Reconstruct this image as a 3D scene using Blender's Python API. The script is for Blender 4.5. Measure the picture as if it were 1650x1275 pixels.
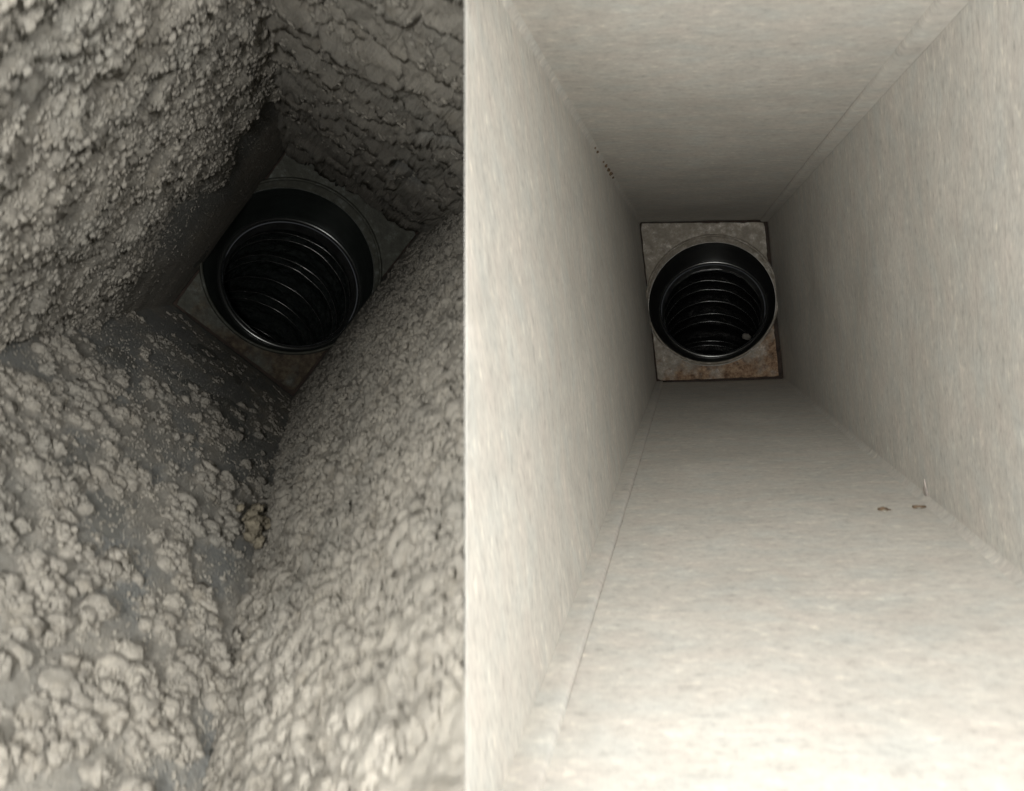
import bpy, math
import numpy as np
from mathutils import Vector

for o in list(bpy.data.objects):
    bpy.data.objects.remove(o, do_unlink=True)
scene = bpy.context.scene
COL = scene.collection

# ------------------------------------------------------------------ camera
W, H, F = 1650.0, 1275.0, 1150.0           # picture size and focal length in picture pixels
cam_data = bpy.data.cameras.new('camera')
cam = bpy.data.objects.new('camera', cam_data)
COL.objects.link(cam)
cam.location = (0, 0, 0)
cam.rotation_euler = (math.pi / 2, 0, 0)    # looks along +Y
cam_data.sensor_fit = 'HORIZONTAL'
cam_data.sensor_width = 36.0
cam_data.lens = 36.0 * F / W
cam_data.clip_start = 0.005
cam_data.clip_end = 50
cam_data.dof.use_dof = True
cam_data.dof.focus_distance = 0.60
cam_data.dof.aperture_fstop = 18.0
cam_data.dof.aperture_ratio = 3.0
scene.camera = cam

# ------------------------------------------------------------------ world + lamps
world = bpy.data.worlds.new('World')
scene.world = world
world.use_nodes = True
bg = world.node_tree.nodes['Background']
bg.inputs[0].default_value = (0.9, 0.95, 1.0, 1)
bg.inputs[1].default_value = 0.03


def lamp(name, loc, watts, size, col=(1.0, 0.972, 0.915)):
    l = bpy.data.lights.new(name, 'POINT')
    l.energy = watts
    l.shadow_soft_size = size
    l.color = col
    o = bpy.data.objects.new(name, l)
    o.location = loc
    COL.objects.link(o)
    return o


# the torch light that shines down both ducts from behind the lens
# (one lamp in the mouth of each duct, just beside and above the lens)
lamp('torch_light', (-0.024, -0.026, 0.002), 1.15, 0.012)
lamp('torch_light', (0.045, -0.036, 0.020), 1.16, 0.006)

scene.view_settings.view_transform = 'Standard'
scene.view_settings.look = 'None'
scene.view_settings.gamma = 1.0
scene.view_settings.exposure = 0.0
scene.render.engine = 'CYCLES'
scene.cycles.max_bounces = 10
scene.cycles.diffuse_bounces = 7
scene.cycles.glossy_bounces = 5


# ------------------------------------------------------------------ helpers: geometry of the view
def ray(px, py):
    return np.array([(px - W / 2) / F, 1.0, -(py - H / 2) / F])


def unit(v):
    v = np.asarray(v, float)
    return v / np.linalg.norm(v)


# plane where the two ducts are mitred together (upright, between them)
PL_N = unit([1.0, -(750.0 - W / 2) / F, 0.0])     # signed distance > 0 lies in the right duct


# ------------------------------------------------------------------ noise in numpy
def _hash(ix, iy, seed):
    ix = ix.astype(np.int64).astype(np.uint64)
    iy = iy.astype(np.int64).astype(np.uint64)
    h = (ix * np.uint64(374761393) + iy * np.uint64(668265263) + np.uint64(seed * 1442695041 + 12345)) & np.uint64(0xFFFFFFFF)
    h = ((h ^ (h >> np.uint64(13))) * np.uint64(1274126177)) & np.uint64(0xFFFFFFFF)
    h = ((h ^ (h >> np.uint64(16))) * np.uint64(2246822519)) & np.uint64(0xFFFFFFFF)
    h = h ^ (h >> np.uint64(15))
    return h


def _rnd(ix, iy, seed):
    return _hash(ix, iy, seed).astype(np.float64) / 4294967295.0


def perlin(x, y, seed=0):
    x0 = np.floor(x); y0 = np.floor(y)
    fx = x - x0; fy = y - y0
    ux = fx * fx * fx * (fx * (fx * 6 - 15) + 10)
    uy = fy * fy * fy * (fy * (fy * 6 - 15) + 10)

    def g(ox, oy):
        a = _rnd(x0 + ox, y0 + oy, seed) * 2 * np.pi
        return np.cos(a) * (fx - ox) + np.sin(a) * (fy - oy)
    return 1.5 * ((g(0, 0) * (1 - ux) + g(1, 0) * ux) * (1 - uy) + (g(0, 1) * (1 - ux) + g(1, 1) * ux) * uy)


def fbm(x, y, seed=0, octv=4, gain=0.5):
    s = 0; a = 1.0
    for k in range(octv):
        s = s + a * perlin(x * 2 ** k + 13.7 * k, y * 2 ** k - 7.3 * k, seed + k)
        a *= gain
    return s


def worley(x, y, seed=0):
    """F1, F2, random of nearest cell, offset of the point from that cell's centre"""
    x0 = np.floor(x); y0 = np.floor(y)
    f1 = np.full(x.shape, 9.0); f2 = np.full(x.shape, 9.0)
    rid = np.zeros(x.shape); dx1 = np.zeros(x.shape); dy1 = np.zeros(x.shape)
    for ox in (-1, 0, 1):
        for oy in (-1, 0, 1):
            cx = x0 + ox; cy = y0 + oy
            qx = cx + 0.15 + 0.7 * _rnd(cx, cy, seed)
            qy = cy + 0.15 + 0.7 * _rnd(cx, cy, seed + 101)
            dx = x - qx; dy = y - qy
            d = np.sqrt(dx * dx + dy * dy)
            m = d < f1
            f2 = np.where(m, f1, np.minimum(f2, d))
            rid = np.where(m, _rnd(cx, cy, seed + 202), rid)
            dx1 = np.where(m, dx, dx1); dy1 = np.where(m, dy, dy1)
            f1 = np.where(m, d, f1)
    return f1, f2, rid, dx1, dy1


def sstep(a, b, x):
    t = np.clip((x - a) / (b - a), 0, 1)
    return t * t * (3 - 2 * t)


# ------------------------------------------------------------------ helpers: objects
def link_mesh(name, verts, faces, mat, parent=None, uv=None, attr=None, smooth=True):
    me = bpy.data.meshes.new(name)
    verts = np.asarray(verts, np.float32)
    if isinstance(faces, np.ndarray) and faces.ndim == 2:
        n, k = faces.shape
        me.vertices.add(len(verts)); me.vertices.foreach_set('co', verts.ravel())
        me.loops.add(n * k); me.loops.foreach_set('vertex_index', faces.astype(np.int32).ravel())
        me.polygons.add(n)
        me.polygons.foreach_set('loop_start', np.arange(0, n * k, k, dtype=np.int32))
        me.update(calc_edges=True)
    else:
        me.from_pydata([tuple(map(float, v)) for v in verts], [], [tuple(int(i) for i in f) for f in faces])
    if uv is not None:
        li = np.empty(len(me.loops), np.int32); me.loops.foreach_get('vertex_index', li)
        l = me.uv_layers.new(name='UVMap')
        l.data.foreach_set('uv', np.asarray(uv, np.float32)[li].ravel())
    if attr is not None:
        for key, val in attr.items():
            a = me.attributes.new(key, 'FLOAT', 'POINT')
            a.data.foreach_set('value', np.asarray(val, np.float32))
    me.polygons.foreach_set('use_smooth', np.full(len(me.polygons), smooth, dtype=bool))
    me.validate()
    me.update()
    me.materials.append(mat)
    o = bpy.data.objects.new(name, me)
    COL.objects.link(o)
    if parent is not None:
        o.parent = parent
        o.matrix_parent_inverse = parent.matrix_world.inverted() if False else o.matrix_parent_inverse
    return o


def tag(o, label, cat=None, group=None, kind=None):
    if label: o['label'] = label
    if cat: o['category'] = cat
    if group: o['group'] = group
    if kind: o['kind'] = kind
    return o


def empty(name, label, cat):
    o = bpy.data.objects.new(name, None)
    o.empty_display_size = 0.02
    COL.objects.link(o)
    return tag(o, label, cat)


def grid_faces(ni, nj):
    i = np.arange(ni - 1)[:, None]; j = np.arange(nj - 1)[None, :]
    a = (i * nj + j)
    return np.stack([a, a + 1, a + nj + 1, a + nj], -1).reshape(-1, 4)


def compact(v, f, *arrs):
    used = np.zeros(len(v), bool); used[f.ravel()] = True
    idx = np.cumsum(used) - 1
    return [v[used], idx[f]] + [a[used] for a in arrs]


def slide(v, side, d):
    """slide the points beyond the mitre plane along the duct until they lie on it"""
    sd = v @ PL_N
    bad = sd * side < 0
    v = v.copy()
    v[bad] -= (sd[bad] / (d @ PL_N))[:, None] * d[None, :]
    return v


def mitre(v, f, side, d):
    """keep what lies on one side of the mitre plane; side +1 = right duct"""
    sd = v @ PL_N * side
    f = f[(sd[f] > 0).any(1)]
    return slide(v, side, d), f


def sheet(name, P, N, thick, mat, parent, side, uv, d):
    """a sheet-metal panel: grid P (ni,nj,3), inward normals N, given thickness"""
    ni, nj = P.shape[:2]
    v = P.reshape(-1, 3); n = np.broadcast_to(N, P.shape).reshape(-1, 3)
    f = grid_faces(ni, nj)
    vo = v - n * thick
    vi, fi = mitre(v, f, side, d)
    vo2 = slide(vo, side, d)
    nv = len(vi)
    e = np.concatenate([fi[:, [0, 1]], fi[:, [1, 2]], fi[:, [2, 3]], fi[:, [3, 0]]])
    key = np.sort(e, 1); key = key[:, 0].astype(np.int64) * nv + key[:, 1]
    _, inv, cnt = np.unique(key, return_inverse=True, return_counts=True)
    b = e[cnt[inv] == 1]
    rim = np.stack([b[:, 1], b[:, 0], b[:, 0] + nv, b[:, 1] + nv], -1) + 2 * nv
    fall = np.concatenate([fi, fi[:, ::-1] + nv, rim])
    vall = np.concatenate([vi, vo2, vi, vo2]); uvall = np.concatenate([uv, uv, uv, uv])
    vall, fall, uvall = compact(vall, fall, uvall)
    return link_mesh(name, vall, fall, mat, parent, uv=uvall)


def tube_rings(name, rings, mat, parent, closed_ends=False, smooth=True):
    """loft a list of (n,3) rings"""
    n = len(rings[0]); m = len(rings)
    v = np.concatenate(rings)
    f = []
    for k in range(m - 1):
        for i in range(n):
            j = (i + 1) % n
            f.append((k * n + i, k * n + j, (k + 1) * n + j, (k + 1) * n + i))
    uv = np.array([(i / n, k / max(m - 1, 1)) for k in range(m) for i in range(n)])
    return link_mesh(name, v, np.array(f), mat, parent, uv=uv, smooth=smooth)


def circle(c, e1, e2, r, n=96):
    a = np.arange(n) / n * 2 * np.pi
    r = np.broadcast_to(np.asarray(r, float), a.shape)
    return c + (np.cos(a) * r)[:, None] * e1 + (np.sin(a) * r)[:, None] * e2


def torus(name, c, e1, e2, R, r, mat, parent, n=96, m=8, wob=0.0, seed=0):
    nn = np.cross(e1, e2)
    a = np.arange(n) / n * 2 * np.pi
    rings = []
    ww = wob * perlin(np.cos(a) * 2 + 5 + seed, np.sin(a) * 2 + 9, 7 + seed)
    for k in range(m + 1):
        b = k / m * 2 * np.pi
        rings.append(circle(c + nn * math.sin(b) * r, e1, e2, R + ww + math.cos(b) * r, n))
    return tube_rings(name, rings, mat, parent)


# ------------------------------------------------------------------ materials
def new_mat(name):
    m = bpy.data.materials.new(name); m.use_nodes = True
    nt = m.node_tree
    return m, nt, nt.nodes['Principled BSDF']


def node(nt, typ, **kw):
    n = nt.nodes.new(typ)
    for k, v in kw.items():
        setattr(n, k, v)
    return n


def ramp(nt, fac, stops):
    r = node(nt, 'ShaderNodeValToRGB')
    els = r.color_ramp.elements
    while len(els) < len(stops): els.new(0.5)
    for e, (p, c) in zip(els, stops):
        e.position = p; e.color = (*c, 1) if len(c) == 3 else c
    nt.links.new(fac, r.inputs[0])
    return r.outputs[0]


def noise(nt, vec, scale, detail=4, rough=0.6):
    n = node(nt, 'ShaderNodeTexNoise')
    n.inputs['Scale'].default_value = scale
    n.inputs['Detail'].default_value = detail
    n.inputs['Roughness'].default_value = rough
    if vec is not None: nt.links.new(vec, n.inputs['Vector'])
    return n.outputs[0]


def mapping(nt, vec, scale):
    m = node(nt, 'ShaderNodeMapping')
    m.inputs['Scale'].default_value = scale
    nt.links.new(vec, m.inputs[0])
    return m.outputs[0]


def mix(nt, a, b, fac, mode='MIX'):
    m = node(nt, 'ShaderNodeMix', data_type='RGBA', blend_type=mode)
    if isinstance(fac, float): m.inputs[0].default_value = fac
    else: nt.links.new(fac, m.inputs[0])
    for s, x in ((6, a), (7, b)):
        if isinstance(x, tuple): m.inputs[s].default_value = (*x, 1)
        else: nt.links.new(x, m.inputs[s])
    return m.outputs[2]


def bump(nt, bsdf, h, strength, dist):
    b = node(nt, 'ShaderNodeBump')
    b.inputs['Strength'].default_value = strength
    b.inputs['Distance'].default_value = dist
    nt.links.new(h, b.inputs['Height'])
    nt.links.new(b.outputs[0], bsdf.inputs['Normal'])


def uvnode(nt):
    return node(nt, 'ShaderNodeUVMap', uv_map='UVMap').outputs[0]


def objco(nt):
    return node(nt, 'ShaderNodeTexCoord').outputs['Object']


def mat_clean_wall():
    m, nt, b = new_mat('brushed_clean_duct_wall')
    uv = uvnode(nt)                       # u across the wall, v along the duct, in metres
    s1 = noise(nt, mapping(nt, uv, (150, 320, 1)), 1.0, 5, 0.65)
    s2 = noise(nt, mapping(nt, uv, (420, 760, 1)), 1.0, 3, 0.6)
    big = noise(nt, mapping(nt, uv, (34, 46, 1)), 1.0, 6, 0.68)
    tint = noise(nt, mapping(nt, uv, (60, 90, 1)), 1.0, 3, 0.5)
    base = ramp(nt, big, [(0.25, (0.62, 0.61, 0.585)), (0.75, (0.77, 0.752, 0.715))])
    tin = ramp(nt, tint, [(0.3, (0.955, 0.995, 1.02)), (0.5, (1, 1, 1)), (0.7, (1.02, 0.99, 0.985))])
    base = mix(nt, base, tin, 0.8, 'MULTIPLY')
    st = ramp(nt, s1, [(0.26, (0.64, 0.64, 0.65)), (0.42, (0.93, 0.93, 0.93)), (0.58, (1.0, 1.0, 1.0)), (0.72, (1.36, 1.34, 1.29))])
    base = mix(nt, base, st, 0.85, 'MULTIPLY')
    st2 = ramp(nt, s2, [(0.25, (0.75, 0.75, 0.75)), (0.5, (1, 1, 1)), (0.8, (1.15, 1.15, 1.12))])
    base = mix(nt, base, st2, 0.7, 'MULTIPLY')
    nt.links.new(base, b.inputs['Base Color'])
    b.inputs['Roughness'].default_value = 0.62
    b.inputs['Specular IOR Level'].default_value = 0.35
    bump(nt, b, s1, 0.35, 0.0006)
    return m


def mat_dusty_wall():
    m, nt, b = new_mat('dust_filmed_duct_wall')
    uv = uvnode(nt)
    a = noise(nt, mapping(nt, uv, (70, 50, 1)), 1.0, 5, 0.6)
    s = noise(nt, mapping(nt, uv, (200, 700, 1)), 1.0, 4, 0.65)
    c = ramp(nt, a, [(0.3, (0.20, 0.215, 0.215)), (0.55, (0.26, 0.26, 0.245)), (0.75, (0.30, 0.285, 0.25))])
    c = mix(nt, c, ramp(nt, s, [(0.25, (0.75, 0.75, 0.75)), (0.5, (1, 1, 1)), (0.8, (1.25, 1.22, 1.15))]), 0.8, 'MULTIPLY')
    nt.links.new(c, b.inputs['Base Color'])
    b.inputs['Roughness'].default_value = 0.7
    b.inputs['Specular IOR Level'].default_value = 0.3
    bump(nt, b, s, 0.5, 0.0008)
    return m


def mat_lint():
    m, nt, b = new_mat('grey_lint')
    co = objco(nt)
    big = noise(nt, co, 26, 4, 0.6)
    mid = noise(nt, co, 150, 5, 0.65)
    fine = noise(nt, co, 900, 5, 0.75)
    c = ramp(nt, big, [(0.3, (0.335, 0.325, 0.295)), (0.5, (0.405, 0.385, 0.345)), (0.72, (0.475, 0.45, 0.40))])
    c = mix(nt, c, ramp(nt, mid, [(0.25, (0.74, 0.71, 0.66)), (0.5, (1, 1, 1)), (0.75, (1.16, 1.15, 1.12))]), 0.9, 'MULTIPLY')
    c = mix(nt, c, ramp(nt, fine, [(0.3, (0.72, 0.72, 0.71)), (0.5, (1, 1, 1)), (0.7, (1.22, 1.21, 1.19))]), 0.85, 'MULTIPLY')
    at = node(nt, 'ShaderNodeAttribute', attribute_name='bare').outputs['Fac']   # 1 where only a dust film is left
    c = mix(nt, c, mix(nt, (0.29, 0.30, 0.295), ramp(nt, fine, [(0.35, (0.6, 0.6, 0.6)), (0.5, (1, 1, 1)), (0.68, (1.5, 1.48, 1.42))]), 0.75, 'MULTIPLY'), at)
    nt.links.new(c, b.inputs['Base Color'])
    b.inputs['Roughness'].default_value = 0.95
    b.inputs['Specular IOR Level'].default_value = 0.08
    b.inputs['Sheen Weight'].default_value = 0.10
    b.inputs['Sheen Roughness'].default_value = 0.6
    bump(nt, b, fine, 0.8, 0.0012)
    return m


def mat_plate(dirty):
    m, nt, b = new_mat('worn_zinc_plate_' + ('dirty' if dirty else 'wiped'))
    co = objco(nt)
    n1 = noise(nt, co, 110, 7, 0.75)
    n2 = noise(nt, co, 34, 5, 0.65)
    n3 = noise(nt, co, 210, 5, 0.7)
    k = 0.5 if dirty else 1.5
    g = (0.92, 1.05, 1.02) if dirty else (1, 1, 1)
    f = lambda c: tuple(k * x * y for x, y in zip(c, g))
    base = ramp(nt, n1, [(0.36, f((0.20, 0.185, 0.155))), (0.50, f((0.26, 0.235, 0.20))), (0.58, f((0.36, 0.34, 0.31))), (0.66, f((0.58, 0.56, 0.53)))])
    rust = ramp(nt, n3, [(0.3, f((0.07, 0.035, 0.02))), (0.5, f((0.22, 0.14, 0.085))), (0.7, f((0.36, 0.27, 0.18)))])
    # rust has eaten the lower end of the plate (attribute painted along the plate's long side)
    at = node(nt, 'ShaderNodeAttribute', attribute_name='rust').outputs['Fac']
    mm = node(nt, 'ShaderNodeMath', operation='MULTIPLY_ADD')
    nt.links.new(n2, mm.inputs[0]); mm.inputs[1].default_value = 1.6
    sub = node(nt, 'ShaderNodeMath', operation='ADD'); sub.inputs[1].default_value = -1.08
    nt.links.new(at, sub.inputs[0]); nt.links.new(sub.outputs[0], mm.inputs[2])
    fac = ramp(nt, mm.outputs[0], [(0.35, (0, 0, 0)), (0.6, (1, 1, 1))])
    c = mix(nt, base, rust, fac)
    c = mix(nt, c, ramp(nt, n3, [(0.3, (0.7, 0.7, 0.7)), (0.5, (1, 1, 1)), (0.72, (1.25, 1.25, 1.25))]), 0.7, 'MULTIPLY')
    nt.links.new(c, b.inputs['Base Color'])
    b.inputs['Roughness'].default_value = 0.6
    b.inputs['Metallic'].default_value = 0.15
    bump(nt, b, n3, 0.6, 0.001)
    return m


def mat_simple(name, col, rough, metal=0.0, nscale=None, namp=0.3, spec=0.5, bs=0.0, bd=0.0005):
    m, nt, b = new_mat(name)
    if nscale:
        n = noise(nt, objco(nt), nscale, 5, 0.65)
        lo = tuple(c * (1 - namp) for c in col); hi = tuple(c * (1 + namp) for c in col)
        nt.links.new(ramp(nt, n, [(0.3, lo), (0.7, hi)]), b.inputs['Base Color'])
        if bs: bump(nt, b, n, bs, bd)
    else:
        b.inputs['Base Color'].default_value = (*col, 1)
    b.inputs['Roughness'].default_value = rough
    b.inputs['Metallic'].default_value = metal
    b.inputs['Specular IOR Level'].default_value = spec
    return m


M_DRAB = mat_simple('crevice_shade_and_smudge', (0.52, 0.475, 0.45), 0.9, 0, 300, 0.5)  # drab colour: painted crevice shade beside the seams, also the wall smudge
M_STEEL = mat_simple('dull_steel_baffle', (0.35, 0.35, 0.34), 0.6, 0.2, 80, 0.15)
M_CLEAN = mat_clean_wall()
M_DUSTY = mat_dusty_wall()
M_LINT = mat_lint()
M_PLATE_D = mat_plate(True)
M_PLATE_C = mat_plate(False)
M_BACK = mat_simple('rust_stained_back', (0.07, 0.05, 0.04), 0.8, 0, 120, 0.5)
M_COLLAR = mat_simple('black_steel_collar', (0.060, 0.063, 0.061), 0.36, 0.3, 60, 0.25, 0.5, 0.08, 0.001)
M_COLLAR_D = mat_simple('dusty_black_collar', (0.10, 0.125, 0.115), 0.42, 0.2, 60, 0.3, 0.5, 0.08, 0.001)
M_EDGE = mat_simple('bare_cut_steel_edge', (0.42, 0.41, 0.39), 0.35, 0.8, 300, 0.4)
M_EDGE_D = mat_simple('dusty_cut_edge', (0.16, 0.165, 0.155), 0.6, 0.4, 300, 0.5)
M_BEAD = mat_simple('polished_dark_bead', (0.34, 0.35, 0.35), 0.27, 0.9)
M_FOIL = mat_simple('crimped_foil', (0.30, 0.31, 0.31), 0.34, 0.8, 90, 0.3, 0.5, 0.6, 0.004)
M_HOSE = mat_simple('glossy_black_hose_film', (0.014, 0.015, 0.015), 0.22, 0.0, 160, 0.3, 0.6, 0.8, 0.004)
M_HOSE_D = mat_simple('dusty_black_hose_film', (0.030, 0.040, 0.038), 0.26, 0.0, 130, 0.4, 0.5, 0.9, 0.008)
M_RIB = mat_simple('black_wire_rib', (0.34, 0.35, 0.35), 0.24, 0.9, 150, 0.5, 0.6, 0.25, 0.002)
M_RUST = mat_simple('rust_speck_brown', (0.21, 0.15, 0.10), 0.9, 0, 500, 0.5)
M_PALE = mat_simple('pale_flake', (0.36, 0.34, 0.30), 0.9, 0, 250, 0.2)
M_TAN = mat_simple('tan_dust', (0.30, 0.27, 0.21), 0.95, 0, 200, 0.3, 0.1, 0.8, 0.002)


# ------------------------------------------------------------------ a duct
class Duct:
    def __init__(s, vp, corners, near, D, side, z0=0.03):
        s.d = unit(ray(*vp)); s.D = D; s.side = side; s.z0 = z0; s.vp = vp
        s.F = [s.at(c, D) for c in corners]
        # direction of each corner line, towards the camera, per metre of depth
        s.E = []
        for c, n, P in zip(corners, near, s.F):
            k = math.dist(c, vp) / math.dist(n, vp)
            Q = s.at(n, D * k)
            s.E.append((Q - P) / (D - D * k))
        s.mid = sum(s.F) / 4

    def at(s, px, depth):
        r = ray(*px)
        return r * depth / (r @ s.d)

    def wall(s, k, S, Z):
        """points on wall k for arrays S in 0..1 across and Z = depth along the axis"""
        a, b = k, (k + 1) % 4
        PA = s.F[a] + (s.D - Z)[..., None] * s.E[a]
        PB = s.F[b] + (s.D - Z)[..., None] * s.E[b]
        return PA * (1 - S[..., None]) + PB * S[..., None]

    def inward(s, k):
        a, b = s.F[k], s.F[(k + 1) % 4]
        n = unit(np.cross(b - a, s.d))
        return n if n @ (s.mid - a) > 0 else -n

    def width(s, k):
        return np.linalg.norm(s.F[k] - s.F[(k + 1) % 4])


def plain_wall(name, du, k, mat, parent, ns=60, nz=120, bulge=0.0009, seed=0, zend=0.0):
    w = du.width(k)
    S = np.linspace(0, 1, ns)[:, None] * np.ones((1, nz))
    n1 = nz // 2
    zz = np.concatenate([np.linspace(du.D + zend, 0.20, n1), 1 / np.linspace(1 / 0.197, 1 / du.z0, nz - n1)])
    Z = np.ones((ns, 1)) * zz[None, :]
    P = du.wall(k, S, Z)
    N = du.inward(k)
    a = S * w
    h = bulge * fbm(a * 16 + 3.1 * seed, Z * 12, 40 + seed, 3) * np.sin(np.pi * S)
    P = P + h[..., None] * N
    uv = np.stack([a + 0.37 * seed, Z], -1).reshape(-1, 2)
    # keep the mesh winding towards the inside
    g = np.cross(P[1, 0] - P[0, 0], P[0, 1] - P[0, 0])
    if g @ N < 0:
        pass
    return sheet(name, P, N, 0.0008, mat, parent, du.side, uv, du.d)


def ring_plate(name, quad, nrm, c, e1, e2, r, thick, mat, parent, rough=0.0, seed=0, n=160):
    """a four-sided plate with a round hole; e2 points to its rusty end"""
    quad = [np.asarray(q) for q in quad]
    a = np.arange(n) / n * 2 * np.pi
    dirs = np.cos(a)[:, None] * e1 + np.sin(a)[:, None] * e2
    inner = c + dirs * r
    outer = []
    for i in range(n):
        best = 1e9
        for k in range(4):
            A = quad[k] - c; B = quad[(k + 1) % 4] - c
            ax, ay, bx, by = A @ e1, A @ e2, B @ e1, B @ e2
            dx, dy = math.cos(a[i]), math.sin(a[i])
            den = dx * (by - ay) - dy * (bx - ax)
            if abs(den) < 1e-9: continue
            t = (ax * (by - ay) - ay * (bx - ax)) / den
            u = (ax * dy - ay * dx) / den
            if t > 0 and -1e-6 <= u <= 1 + 1e-6: best = min(best, t)
        if rough:
            best -= rough * abs(float(fbm(np.array([math.cos(a[i]) * 9 + seed]), np.array([math.sin(a[i]) * 9]), 77 + seed, 4)[0]))
        outer.append(c + dirs[i] * max(best, r + 0.0012))
    outer = np.array(outer)
    # put exact corners in
    if not rough:
        for q in quad:
            j = np.argmin(np.linalg.norm(outer - q, axis=1)); outer[j] = q
    m = 8
    rows = [inner * (1 - t) + outer * t for t in np.linspace(0, 1, m)]
    back = [x - nrm * thick for x in (rows[-1], rows[0])]
    rows = rows + back + [rows[0]]
    v = np.concatenate(rows)
    off = ((v - c) @ e2) / 0.09
    f = []
    for k in range(len(rows) - 1):
        for i in range(n):
            j = (i + 1) % n
            f.append((k * n + i, k * n + j, (k + 1) * n + j, (k + 1) * n + i))
    return link_mesh(name, v, np.array(f), mat, parent, attr={'rust': np.clip(0.45 + 0.45 * off + 0.22 * ((v - c) @ e1) / 0.07, 0, 1.2)}, smooth=False)


def collar_and_hose(du, front, frontpx, backpx, bend, cfg):
    """end plate with round collar, and the flexible hose behind it"""
    d = du.d
    R = cfg['R']
    z0 = R * F / frontpx
    r0 = ray(*front); C0 = r0 * z0
    # local axes in the plate plane: e2 = direction the hose bends to, e1 across
    b3 = np.array([bend[0], 0, -bend[1]])
    e2 = unit(b3 - d * (b3 @ d)); e1 = np.cross(d, e2) * -1
    R1 = R * 0.97
    z1 = R1 * F / cfg['back_semi']
    C1 = ray(*backpx) * z1
    th = cfg['tilt']
    n1 = unit(d * math.cos(th) + e2 * math.sin(th)); f2 = unit(e2 * math.cos(th) - d * math.sin(th))
    Dp = du.D
    root = empty('collar_plate', *cfg['plate_label'])
    # plate
    qpl = [du.at(p, Dp - 0.004) for p in cfg['plate']]
    Cp = C0 + d * ((Dp - 0.004) - C0 @ d)
    Cp = Cp + (np.array(cfg['lip_shift'])[0] * e1 + cfg['lip_shift'][1] * e2)
    pl = ring_plate('plate', qpl, -d, Cp, e1, e2, 0.0630, 0.0012, cfg['m_plate'], root, cfg.get('rough', 0.0), cfg['seed'])
    # turned-up lip of the plate hole round the collar
    rr = cfg['lip_r']
    prof = [(rr + 0.0010, 0.0003), (rr + 0.0005, 0.0012), (rr, 0.0035), (rr - 0.0012, 0.0040), (rr - 0.0018, 0.0015)]
    tube_rings('hole_lip', [circle(Cp - d * h, e1, e2, r) for r, h in prof], cfg['m_plate'], root)
    # collar : outside skin, front edge, inside skin to the back bead
    rings = []
    tube_rings('sleeve', [circle(Cp + (C0 - Cp) * t, e1, e2, 0.0636 * (1 - t) + R * t) for t in np.linspace(0, 1, 5)], cfg['m_plate'], root)
    rings.append(circle(C0 + d * 0.0004, e1, e2, R - 0.0002))
    rings.append(circle(C0 - d * 0.0002, e1, e2, R - 0.0006))
    for t in np.linspace(0.04, 1, 14):
        c = C0 * (1 - t) + C1 * t + 0.010 * math.sin(math.pi * t) * (-e2) * 0.25
        tt = th * t
        g2 = unit(e2 * math.cos(tt) - d * math.sin(tt))
        rings.append(circle(c, e1, g2, (R - 0.0008) * (1 - t) + R1 * t))
    tube_rings('collar', rings, cfg['m_collar'], root)
    torus('rim_edge', C0 - d * 0.0003, e1, e2, R - 0.0004, 0.00042, cfg['m_edge'], root, 128, 6, 0.0002, cfg['seed'])
    # back bead + crimp
    torus('bead', C1, e1, f2, R1 - 0.0012, 0.0022, M_BEAD, root, 128, 10)
    # ---------------- hose
    hose = empty('flexible_hose', *cfg['hose_label'])
    n = 128
    a = np.arange(n) / n * 2 * np.pi
    rings = []
    for t in np.linspace(0, 1, 7):
        rw = R1 - 0.004 - 0.002 * t + 0.0009 * t * perlin(np.cos(a) * 5 + cfg['seed'], np.sin(a) * 5, 3)
        rings.append(circle(C1 + n1 * (0.001 + 0.010 * t), e1, f2, rw, n))
    tube_rings('foil_cuff', rings, M_FOIL, hose)
    # path bending towards e2
    rc = cfg['rc']; Rh = R1 - 0.0055
    Ltot = cfg['len']; pitch = cfg['pitch']
    p = C1 + n1 * 0.010; ang = th; ds = 0.00135
    skin = []; s = 0.0; nextrib = 0.002; ribs = []
    amax = cfg['amax']
    k = 0
    while s < Ltot:
        nd = d * math.cos(ang) + e2 * math.sin(ang)
        g2 = e2 * math.cos(ang) - d * math.sin(ang)
        ph = (s - 0.002) / pitch
        sag = 0.0026 * abs(math.sin(math.pi * ph)) ** 0.8
        wr = cfg['wrinkle'] * fbm(a / (2 * np.pi) * 40, np.full(n, s * 260.0), 11 + cfg['seed'], 3) * abs(math.sin(math.pi * ph)) ** 0.5
        blend = min(1, k / 6)
        skin.append(circle(p, e1, g2, Rh + (sag + wr) * blend, n))
        if s >= nextrib:
            jt = 0.10 * math.sin(len(ribs) * 2.7 + cfg['seed']); ribs.append((p.copy(), unit(g2 + nd * jt))); nextrib += pitch * (1 + 0.16 * math.sin(len(ribs) * 4.1 + cfg['seed']))
        p = p + nd * ds; s += ds; k += 1
        if ang < amax: ang += ds / rc
    # dark end of the hose
    skin.append(circle(p, e1, g2, Rh * 0.5, n)); skin.append(circle(p, e1, g2, 0.0005, n))
    tube_rings('film', skin, cfg['m_hose'], hose)
    for i, (c, g2) in enumerate(ribs):
        torus('rib', c, e1, g2, Rh - 0.0001, 0.0008, M_RIB, hose, 96, 8, 0.0013, i + cfg['seed'])
    return dict(C0=C0, C1=C1, e1=e1, e2=e2, Cp=Cp, root=root, hose=hose)


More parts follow.
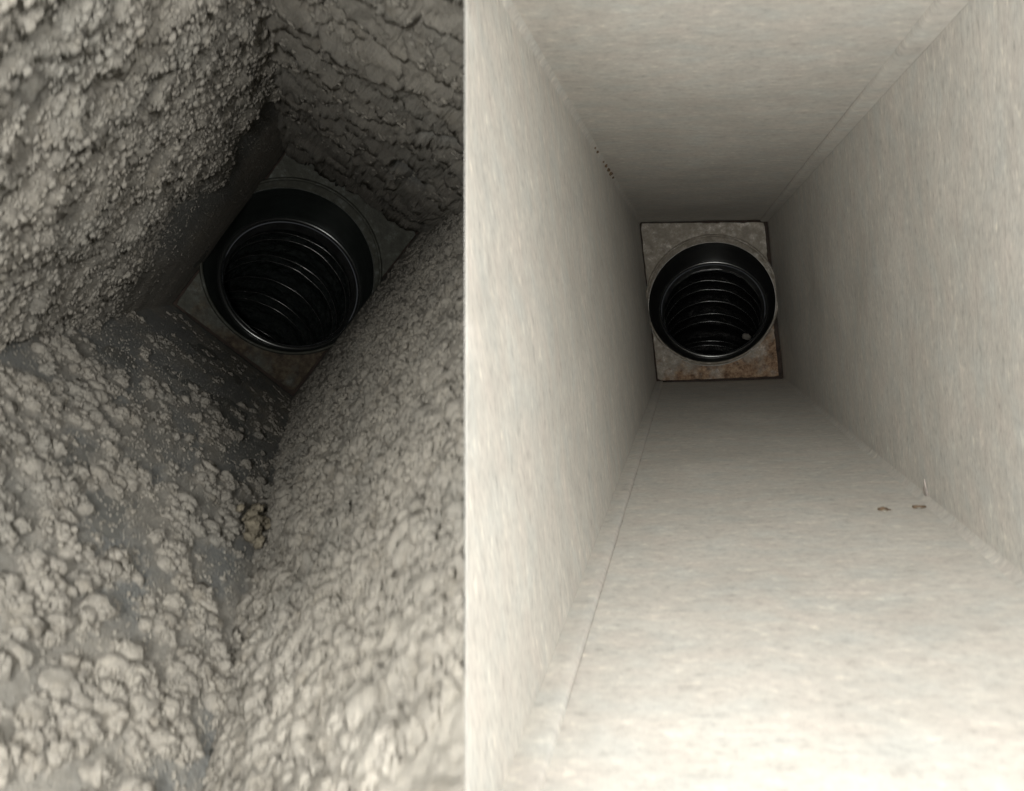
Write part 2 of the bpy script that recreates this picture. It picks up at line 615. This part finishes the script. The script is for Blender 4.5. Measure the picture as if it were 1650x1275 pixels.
def lump(name, loc, sx, mat, seed, parent=None, rough=0.35, n=18, axes=None):
    """an irregular crumb: a noisy ellipsoid"""
    u = np.linspace(0, np.pi, n); v = np.linspace(0, 2 * np.pi, 2 * n, endpoint=False)
    U, V = np.meshgrid(u, v, indexing='ij')
    X = np.stack([np.sin(U) * np.cos(V), np.sin(U) * np.sin(V), np.cos(U)], -1)
    r = 1 + rough * fbm(X[..., 0] * 1.7 + seed * 3.1 + X[..., 2] * 0.9, X[..., 1] * 1.7 + X[..., 2] * 1.3, seed, 4)
    P = X * r[..., None] * np.array(sx)
    if axes is not None: P = P @ np.array(axes)
    P = P + np.array(loc)
    m = 2 * n
    f = [(i * m + j, i * m + (j + 1) % m, (i + 1) * m + (j + 1) % m, (i + 1) * m + j) for i in range(n - 1) for j in range(m)]
    return link_mesh(name, P.reshape(-1, 3), np.array(f), mat, parent)


# ================================================================== RIGHT: the clean duct
right = Duct(vp=(1107, 500),
             corners=[(1030, 358), (1237, 354), (1263, 611), (1058, 617)],
             near=[(880, 112), (1552, 0), (1650, 938), (858, 1160)],
             D=0.755, side=+1)
rd = empty('rectangular_duct', 'clean pale grey rectangular metal duct on the right, walls brushed bare', 'duct')
for k, nm in enumerate(('top', 'right', 'bottom', 'left')):
    plain_wall('wall_panel', right, k, M_CLEAN, rd, 50, 110, 0.0012, k + 1, zend=0.004)


def seam_strip(name, du, corner, wallk, from_end, width, height, mat, parent, seed):
    """folded lock seam: a raised strip along a corner, lying on wall wallk"""
    nz = 140
    q = np.linspace(1 / (du.D - 0.001), 1 / du.z0, nz); Z = 1 / q
    N = du.inward(wallk); w = du.width(wallk)
    prof = [(-0.0002, height), (width * 0.45, height * 1.05), (width - 0.0008, height), (width, height * 0.6), (width + 0.0003, -0.0002)]
    rows = []; uvs = []
    for a, h in prof:
        s = a / w
        if from_end: s = 1 - s
        wob = 0.00025 * perlin(Z * 60, np.full(nz, 3.0 + seed), 31)
        P = du.wall(wallk, np.full(nz, s), Z) + (h + (wob if h > 0 else 0 * wob))[:, None] * N
        rows.append(P); uvs.append(np.stack([np.full(nz, a + 2.1 + seed), Z], -1))
    P = np.stack(rows); v = P.reshape(-1, 3); f = grid_faces(len(prof), nz)
    v, f = mitre(v, f, du.side, du.d)
    v, f, uv = compact(v, f, np.concatenate(uvs))
    return link_mesh(name, v, f, mat, parent, uv=uv)


def corner_bend(name, du, corner, r, mat, parent, seed):
    """rounded fold of the sheet where two walls meet"""
    nz = 120
    q = np.linspace(1 / (du.D - 0.0005), 1 / du.z0, nz); Z = 1 / q
    k0 = (corner - 1) % 4; k1 = corner
    n0, n1 = du.inward(k0), du.inward(k1)
    C = du.F[corner][None, :] + (du.D - Z)[:, None] * du.E[corner][None, :]
    t0 = unit(du.F[k0] - du.F[corner]); t1 = unit(du.F[(corner + 1) % 4] - du.F[corner])
    rows = []; uvs = []
    for t in np.linspace(0, 1, 9):
        a = (1 - t) ** 2; b = t ** 2
        rows.append(C + (a * r) * t0 + (b * r) * t1 + (0.0004 * math.sin(math.pi * t) - 0.0002) * (n0 + n1))
        uvs.append(np.stack([np.full(nz, 1.5 * r * t + seed), Z], -1))
    P = np.stack(rows); v = P.reshape(-1, 3); f = grid_faces(9, nz)
    v, f = mitre(v, f, du.side, du.d)
    v, f, uv = compact(v, f, np.concatenate(uvs))
    return link_mesh(name, v, f, mat, parent, uv=uv)


sa = seam_strip('lock_seam', right, 1, 0, True, 0.0068, 0.0020, M_CLEAN, rd, 1)
sb = seam_strip('lock_seam', right, 3, 2, True, 0.0066, 0.0017, M_CLEAN, rd, 2)


def crevice_shade(du, wallk, at_w, width, z_a, z_b, parent, seed):
    """thin coloured strip painted in place of the shaded crevice beside a seam"""
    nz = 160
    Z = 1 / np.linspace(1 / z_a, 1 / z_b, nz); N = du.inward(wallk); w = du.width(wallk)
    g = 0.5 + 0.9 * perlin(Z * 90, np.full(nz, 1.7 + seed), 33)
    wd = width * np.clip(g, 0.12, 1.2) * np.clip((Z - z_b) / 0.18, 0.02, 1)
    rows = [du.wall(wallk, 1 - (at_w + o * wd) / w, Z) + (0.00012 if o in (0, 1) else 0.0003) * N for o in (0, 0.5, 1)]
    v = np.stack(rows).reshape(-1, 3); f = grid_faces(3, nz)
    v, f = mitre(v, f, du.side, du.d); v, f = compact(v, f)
    return link_mesh('crevice_shade', v, f, M_DRAB, parent)


crevice_shade(right, 0, 0.0071, 0.0003, 0.75, 0.30, sa, 1)
crevice_shade(right, 2, 0.0069, 0.0003, 0.75, 0.14, sb, 2)
corner_bend('corner_bend', right, 0, 0.0032, M_CLEAN, rd, 3)
corner_bend('corner_bend', right, 2, 0.0030, M_CLEAN, rd, 4)

cr = collar_and_hose(right, (1145.5, 491), 99.5, (1148, 497), (0, 1), dict(
    R=0.0620, back_semi=85.5, tilt=math.radians(26), seed=1, lip_shift=(0, -0.0045), lip_r=0.0642,
    plate=[(1031.5, 360), (1232, 358), (1255, 607), (1060, 614)], m_plate=M_PLATE_C, m_collar=M_COLLAR, m_edge=M_EDGE, m_hose=M_HOSE,
    rc=0.20, amax=math.radians(62), len=0.24, pitch=0.0165, wrinkle=0.0010, rough=0.0012,
    plate_label=('speckled worn zinc end plate with black round collar, at the end of the clean duct', 'end plate'),
    hose_label=('glossy black ribbed flexible hose behind the collar of the clean duct', 'hose')))
ring_plate('end_panel', [right.at(p, right.D + 0.003) for p in [(1026, 354), (1240, 350), (1266, 616), (1054, 621)]], -right.d,
           cr['Cp'] + right.d * 0.007, cr['e1'], cr['e2'], 0.0660, 0.001, M_BACK, rd)

# ================================================================== LEFT: the lint-choked duct
left = Duct(vp=(500, 451),
            corners=[(466, 234), (678, 371), (472, 640), (277, 490)],
            near=[(430, 0), (750, 338), (352, 1275), (0, 541)],
            D=0.566, side=-1)
ld = empty('rectangular_duct', 'rectangular duct on the left, walls crusted with thick grey lint', 'duct')
left_walls = []
for k in range(4):
    left_walls.append(plain_wall('wall_panel', left, k, M_DUSTY, ld, 40, 90, 0.0006, 10 + k, zend=0.004))

cl = collar_and_hose(left, (468, 440), 134, (472, 456), (-0.54, 0.84), dict(
    R=0.0620, back_semi=113, tilt=math.radians(26), seed=5, lip_shift=(0, -0.0045), lip_r=0.0642,
    plate=[(467, 238), (673, 374), (472, 632), (283, 490)], m_plate=M_PLATE_D, m_collar=M_COLLAR_D, m_edge=M_EDGE_D, m_hose=M_HOSE_D,
    rc=0.20, amax=math.radians(62), len=0.24, pitch=0.0165, wrinkle=0.0022, rough=0.0008,
    plate_label=('dark dirty zinc end plate with black round collar, at the end of the lint-filled duct', 'end plate'),
    hose_label=('dull wrinkled black ribbed hose behind the collar of the lint-filled duct', 'hose')))
ring_plate('end_panel', [left.at(p, left.D + 0.003) for p in [(466, 228), (684, 371), (472, 646), (271, 490)]], -left.d,
           cl['Cp'] + left.d * 0.007, cl['e1'], cl['e2'], 0.0660, 0.001, M_BACK, ld)


# ------------------------------------------------------------------ lint
def popcorn(a, b, size, seed):
    f1, f2, rid, dx, dy = worley(a / size, b / size, seed)
    return np.sqrt(np.clip(1 - (f1 / 0.80) ** 2, 0, 1)) * (0.55 + 0.6 * rid)


def flakes(a, b, sa, sb, seed, slope):
    """overlapping scales: each rises away from the camera and breaks off"""
    f1, f2, rid, dx, dy = worley(a / sa, b / sb, seed)
    edge = sstep(0.0, 0.16, f2 - f1)
    return (rid * 0.8 + slope * (dy + 0.5)) * (0.35 + 0.65 * edge)


def tuft(a, b, size, seed, across=1.0):
    """irregular rounded tufts of fluff, drawn out along the duct"""
    x = a / (size * across); y = b * 0.6 / size
    wx = 0.30 * fbm(x * 1.3, y * 1.3, seed + 5, 3, 0.6); wy = 0.30 * fbm(x * 1.3 + 31, y * 1.3, seed + 6, 3, 0.6)
    f1, f2, rid, dx, dy = worley(x + wx, y + wy, seed)
    f1 = f1 + 0.10 * fbm(x * 4, y * 4, seed + 7, 2)
    return np.sqrt(np.clip(1 - (np.clip(f1, 0, 9) / 0.82) ** 2, 0, 1)) * (0.25 + 0.95 * rid)


def heap_lr(a, b):
    n = fbm(a * 40, b * 26, 301, 3, 0.6)
    return 0.0056 * tuft(a, b, 0.0100, 302) + 0.0028 * tuft(a, b, 0.0052, 303) + 0.0008 * tuft(a, b, 0.0026, 304) + 0.0008 * np.clip(0.3 + n, 0, 1.2)


def heap_ll(a, b):
    n = fbm(a * 90, b * 55, 311, 4, 0.65)
    cov = sstep(-0.10, 0.50, 0.95 * n - 0.12 + 0.7 * ll_cover(a, b * 0.6, b))
    return cov * (0.0036 * tuft(a, b, 0.0078, 312) + 0.0022 * tuft(a, b, 0.0044, 313) + 0.0009 * tuft(a, b, 0.0024, 314) + 0.0006)


def heap_ul(a, b):
    n = fbm(a * 50, b * 50, 321, 4, 0.65)
    q = b + 0.05 * fbm(a * 28, b * 0.6 * 8, 94, 4)
    return np.clip(0.45 + 0.8 * n, 0, 1.1) * (1 - 0.97 * sstep(0.34, 0.40, q)) * (0.0030 * tuft(a, b, 0.0064, 322, 1.7) + 0.0018 * tuft(a, b, 0.0038, 323, 1.5) + 0.0008 * tuft(a, b, 0.0022, 324))


def heap_ur(a, b):
    n = fbm(a * 50, b * 60, 331, 3, 0.6)
    return 0.0012 * np.clip(n + 0.02, 0, 1.0)


def heap_thin(a, b):
    return 0.0006 * np.clip(0.75 + 0.9 * fbm(a * 45, b * 30, 341, 3), 0, 1)


def end_fade(end):
    return 0.12 + 0.88 * sstep(0.05, 0.24, end)


def ll_cover(a, b, b0):
    return fbm(a * 40, b * 30 + 3, 84, 5, 0.6) + 0.10 - 0.55 * sstep(0.27, 0.36, b0) + 0.25 * sstep(0.44, 0.5, b0)


def lint_height(k, a, b, w, cz=0.6):
    """height of the lint over wall k at a metres across, b metres deep"""
    b0 = b; end = left.D - b                        # distance from the end plate
    b = b * cz                                      # clumps are drawn out along the duct
    wa = 0.0035 * fbm(a * 90, b * 90, 5 + k, 4); wb = 0.0035 * fbm(a * 90 + 40, b * 90, 15 + k, 4)
    A = a + wa; B = b + wb
    fl = fbm(a * 260, b * 260, 25 + k, 4, 0.6)
    big = fbm(a * 30, b * 30, 35 + k, 3)
    if k == 0:      # upper right wall: scaly flakes
        h = 0.0038 * flakes(A, B, 0.026, 0.0125, 51, 1.0) + 0.0014 * flakes(A, B, 0.0095, 0.0062, 52, 0.8) + 0.0008 * tuft(a, b0, 0.0085, 54, 1.5) + 0.0006 * tuft(a, b0, 0.0045, 55, 1.3) + 0.0003 * fl + 0.0014 * big
        h += 0.0012
        bare = sstep(0.55, 0.75, fbm(a * 22 + 4, b * 26 + 7.5, 61, 3))
        ragged = sstep(0.008, 0.011, end + 0.006 * fbm(a * 120, a * 0 + 2.5, 62, 4))
        m = (1 - bare) * ragged
    elif k == 1:    # lower right wall: bed under the popcorn
        h = 0.35 * heap_lr(a, b0) + 0.0002 * fl + 0.0006 * big + 0.0006
        m = 1.0 + 0 * h
    elif k == 2:    # lower left wall: thin uneven dust film
        hp = heap_ll(a, b0)
        h = 0.22 * hp + 0.0002 * popcorn(A, B, 0.0045, 82) + 0.0002 * fl + 0.0002
        m = np.maximum(sstep(-0.75, 0.15, ll_cover(a, b, b0)) * 0.8, sstep(0.0, 0.0008, hp))
    else:           # upper left wall: rippled crust
        h = 0.0014 * flakes(A, B, 0.014, 0.0058, 91, 0.9) + heap_ul(a, b0) + 0.0003 * fl + 0.0012 * big + 0.0006
        n = 0.06 * fbm(a * 28, b * 8, 94, 4)
        band = sstep(0.35, 0.40, b0 + n) * (1 - sstep(0.43, 0.47, b0 + n * 0.6)) * sstep(0.2, 0.35, a / w)
        m = 1 - 0.8 * band
        h = h * np.where(b0 + n > 0.43, 0.6, 1.0)
    h = h * (end_fade(end) if k else 1.0)
    h = h * sstep(0.0, 0.008, end)
    return h, m


def lint_layer(k, ns, nz):
    w = left.width(k)
    S = np.linspace(0.0, 1, ns)[:, None] * np.ones((1, nz))
    q = np.linspace(1 / (left.D - 0.002), 1 / 0.048, nz)
    Z = np.ones((ns, 1)) * (1 / q)[None, :]
    P = left.wall(k, S, Z)
    N = left.inward(k)
    # keep only what can be seen from near the lens
    px = P[..., 0] / P[..., 1] * F + W / 2; py = -P[..., 2] / P[..., 1] * F + H / 2
    ok = (px > -300) & (px < 1500) & (py > -300) & (py < H + 700)
    f = grid_faces(ns, nz)
    f = f[ok.reshape(-1)[f].any(1)]
    v, f, s, z = compact(P.reshape(-1, 3), f, S.reshape(-1), Z.reshape(-1))
    h, m = lint_height(k, s * w, z, w)
    hh = h * m - 0.0007 * (1 - m) if k < 2 else h * m + 0.00015
    # clumps lean and overhang a little
    sh = (0.55 if k == 0 else 0.2) * np.clip(h * m - 0.0015, 0, None)
    tang = unit(left.F[(k + 1) % 4] - left.F[k])
    lean = 0.5 * perlin(s * w * 130, z * 130, 140 + k)
    v = v + hh[:, None] * N + (sh)[:, None] * left.d * (0.8 if k == 0 else 0.3) + (sh * lean)[:, None] * tang
    v, f = mitre(v, f, -1, left.d)
    v, f, bare = compact(v, f, np.clip(1 - m, 0, 1))
    o = link_mesh('lint_layer', v, f, M_LINT, left_walls[k], attr={'bare': bare})
    return tag(o, None, kind='stuff')




def ico_mesh(sub):
    import bmesh
    bm = bmesh.new(); bmesh.ops.create_icosphere(bm, subdivisions=sub, radius=1.0)
    bm.verts.ensure_lookup_table()
    v = np.array([x.co[:] for x in bm.verts]); f = np.array([[q.index for q in p.verts] for p in bm.faces])
    bm.free()
    return v, f


ICO = {1: ico_mesh(1), 2: ico_mesh(2), 3: ico_mesh(3)}


def lint_fluff(k, zmin, zmax, count, heap, r0, r1, seed, across=1.0, flat=0.85, sink=0.0, power=2.5, sats=0):
    """matted fluff on wall k: crumbs scattered through the depth given by heap(a, b), fused into one felt"""
    rng = np.random.default_rng(seed)
    w = left.width(k)
    a = rng.uniform(0.0005, w - 0.0005, count)
    # denser where it lies nearer the mouth of the duct
    t_ = rng.random(count)
    b = zmin * (zmax / zmin) ** t_
    P = left.wall(k, a / w, b)
    px = P[:, 0] / P[:, 1] * F + W / 2; py = -P[:, 2] / P[:, 1] * F + H / 2
    hp = heap(a, b)
    ok = (px > -90) & (px < 860) & (py > -90) & (py < H + 120) & (hp > 0.0002)
    a, b, P, hp = a[ok], b[ok], P[ok], hp[ok]
    m = len(a)
    fade = end_fade(left.D - b)
    hb, mb = lint_height(k, a, b, w)
    hh = hb * np.clip(mb, 0, 1) + (rng.uniform(-0.0003, 0.0006, m)) * (0.4 + 0.6 * fade)
    br = (r0 + (r1 - r0) * rng.random(m) ** power) * (0.5 + 0.5 * fade)
    N = left.inward(k); T = unit(left.F[(k + 1) % 4] - left.F[k])
    P = P + (hh - sink * br)[:, None] * N
    if sats:        # crumbs clinging to each puff
        u = rng.normal(size=(m, sats, 3)); u /= np.linalg.norm(u, axis=2)[..., None]
        u[..., 2] = np.abs(u[..., 2]) * 0.9
        u[..., 1] -= 0.35                                   # more of them on the side that faces the mouth
        q = u * (br[:, None] * rng.uniform(0.78, 1.02, (m, sats)))[..., None]
        Q = P[:, None, :] + q[..., 0:1] * across * T + q[..., 1:2] * left.d + q[..., 2:3] * flat * N
        P = np.concatenate([P, Q.reshape(-1, 3)])
        b = np.concatenate([b, np.repeat(b, sats)])
        br = np.concatenate([br, (br[:, None] * rng.uniform(0.13, 0.42, (m, sats))).ravel()])
    keep = P @ PL_N < -0.0002
    P, br, b = P[keep], br[keep], b[keep]
    pr = br * F / b                       # apparent radius: the nearer, the finer the mesh
    Vs, Fs, off = [], [], 0
    for sel, (bv, bf) in ((pr > 26, ICO[3]), ((pr > 8.5) & (pr <= 26), ICO[2]), (pr <= 8.5, ICO[1])):
        m = int(sel.sum()); nv = len(bv)
        if m == 0: continue
        rad = 1 + rng.normal(0, 0.03, (m, nv))
        if nv > 100:
            for q in range(7):
                dv = rng.normal(size=(m, 3)); dv /= np.linalg.norm(dv, axis=1)[:, None]
                rad += 0.055 * np.sin((dv @ bv.T) * (6.0 + 1.1 * q) + rng.uniform(0, 6.28, (m, 1)))
        for q in range(3):
            dv = rng.normal(size=(m, 3)); dv /= np.linalg.norm(dv, axis=1)[:, None]
            rad += 0.17 * np.sin((dv @ bv.T) * (2.5 + 1.8 * q) + rng.uniform(0, 6.28, (m, 1)))
        L = bv[None] * rad[..., None] * br[sel][:, None, None] * np.stack([rng.uniform(0.7, 1.4, m) * across, rng.uniform(0.75, 1.3, m), rng.uniform(0.75, 1.1, m) * flat], -1)[:, None, :]
        V = (P[sel][:, None, :] + L[..., 0:1] * T + L[..., 1:2] * left.d + L[..., 2:3] * N).reshape(-1, 3)
        Vs.append(V); Fs.append((bf[None] + (np.arange(m) * nv)[:, None, None]).reshape(-1, 3) + off)
        off += len(V)
    V, f = mitre(np.concatenate(Vs), np.concatenate(Fs), -1, left.d)
    V, f = compact(V, f)
    o = link_mesh('lint_fluff', V, f, M_LINT, left_walls[k])
    return tag(o, None, kind='stuff')


lint_layer(0, 460, 460)
lint_layer(1, 320, 360)
lint_layer(2, 340, 400)
lint_layer(3, 480, 440)


def heap_puff(a, b):
    return heap_ll(a, b) - 0.0006 * (1 + fbm(a * 120, b * 70, 351, 2))


lint_fluff(1, 0.075, 0.55, 7000, heap_lr, 0.0008, 0.0030, 1, sink=0.10, power=1.8, sats=9)
lint_fluff(1, 0.075, 0.55, 6000, heap_lr, 0.0005, 0.0014, 2)
lint_fluff(2, 0.075, 0.55, 6500, heap_puff, 0.0007, 0.0029, 3, sink=0.0, power=2.0, sats=9)
lint_fluff(2, 0.075, 0.55, 7000, heap_ll, 0.0004, 0.0011, 4)
lint_fluff(3, 0.075, 0.55, 36000, heap_ul, 0.0003, 0.0011, 5, across=1.3, flat=0.75)
lint_fluff(0, 0.10, 0.54, 9000, heap_ur, 0.0003, 0.0010, 6, across=1.3, flat=0.6)
lint_fluff(2, 0.12, 0.55, 12000, heap_thin, 0.0002, 0.0006, 7)
lint_fluff(3, 0.20, 0.55, 6000, heap_thin, 0.0002, 0.0006, 8, across=1.3)

# ------------------------------------------------------------------ small things
def on_wall(du, k, px, py):
    """point of wall k under a direction of view"""
    S, Z = np.meshgrid(np.linspace(0, 1, 260), 1 / np.linspace(1 / du.D, 1 / 0.06, 500), indexing='ij')
    P = du.wall(k, S, Z).reshape(-1, 3)
    e = (P[:, 0] / P[:, 1] * F + W / 2 - px) ** 2 + (-P[:, 2] / P[:, 1] * F + H / 2 - py) ** 2
    return P[np.argmin(e)], du.inward(k)


def frame(N, d):
    t = unit(d - N * (d @ N))
    return [t, np.cross(N, t), N]


# rust specks in the fold between the left and top walls, and two rusty holes in the floor
rng = np.random.default_rng(4)
for i, (x, y, r) in enumerate(((949, 238, .0009), (956, 246, .0012), (966, 262, .0010), (969, 268, .0016), (974, 274, .0018), (978, 281, .0020), (982, 284, .0012))):
    P, N = on_wall(right, 0, x, y)
    lump('rust_speck', P + (N + right.inward(3)) * 0.0010, (r * 2.0, r * 0.8, r * 0.6), M_RUST, 20 + i, rd, 0.4, 8, frame(N, right.d))
for i, (x, y) in enumerate(((1424, 822), (1479, 818))):
    P, N = on_wall(right, 2, x, y)
    hole = lump('rusty_rivet', P + N * 0.0002, (0.0010, 0.0020, 0.0006), M_RUST, 30 + i, rd, 0.8, 9, frame(N, right.d))
    lump('pale_burr', P + N * 0.0003 + right.d * -0.0016 + np.cross(N, right.d) * 0.0003, (0.0005, 0.0008, 0.0003), M_PALE, 34 + i, hole, 0.3, 8, frame(N, right.d))
P, N = on_wall(right, 1, 1491, 796)
lump('wall_smudge', P + N * 0.0002, (0.0022, 0.0045, 0.0003), M_DRAB, 38, rd, 0.5, 9, frame(N, right.d))  # thin flat mark on the right wall, darker than the sheet
# pale flake lying in the hose of the clean duct
rr_ = ray(1203, 543)
fl = lump('pale_flake', rr_ * 0.875, (0.0055, 0.0040, 0.0016), M_PALE, 41, None, 0.35, 10,
          [unit([1, 0, -0.5]), unit([0.4, -0.3, 0.8]), unit([0, -1, -0.3])])
tag(fl, 'small pale flake lying inside the hose of the clean duct', 'flake')
# loose lumps in the dirty duct
P, N = on_wall(left, 2, 388, 868)
root = empty('lint_lump', 'tan lump of lint in the lower corner of the lint-filled duct', 'lint lump')
fr = frame(N, left.d)
for i in range(22):
    o_ = rng.normal(0, 1, 3) * np.array([0.0075, 0.0024, 0.0018])
    lump('crumb', P + N * (0.0045 + abs(o_[2])) + fr[0] * o_[0] + fr[1] * o_[1], (rng.uniform(.0014, .0032), rng.uniform(.0011, .0022), rng.uniform(.0011, .0022)), M_TAN, 50 + i, root, 0.6, 12, fr)
P, N = on_wall(left, 3, 12, 524)
pb = lump('pale_pebble', P + N * 0.004, (0.0034, 0.0028, 0.0024), M_PALE, 61, None, 0.25, 14, frame(N, left.d))
tag(pb, 'smooth pale tan pebble of debris at the left edge of the lint-filled duct', 'debris')

# ------------------------------------------------------------------ added baffle between the ducts, keeps each lamp's light out of the other
t_ = 0.00002
pv = unit([-(PL_N[1]), PL_N[0], 0.0])
bl = []
for sx in (-1, 1):
    for y in (0.062, 0.162):
        for z in (-0.10, 0.11):
            bl.append(pv * y + PL_N * t_ * sx + np.array([0, 0, z]))
blade = link_mesh('light_baffle', bl, np.array([[0, 1, 3, 2], [4, 6, 7, 5], [0, 4, 5, 1], [2, 3, 7, 6], [0, 2, 6, 4], [1, 5, 7, 3]]), M_STEEL, None, smooth=False)
tag(blade, 'thin upright steel blade, seen edge-on, parting the lint-filled duct from the clean one', 'light baffle')
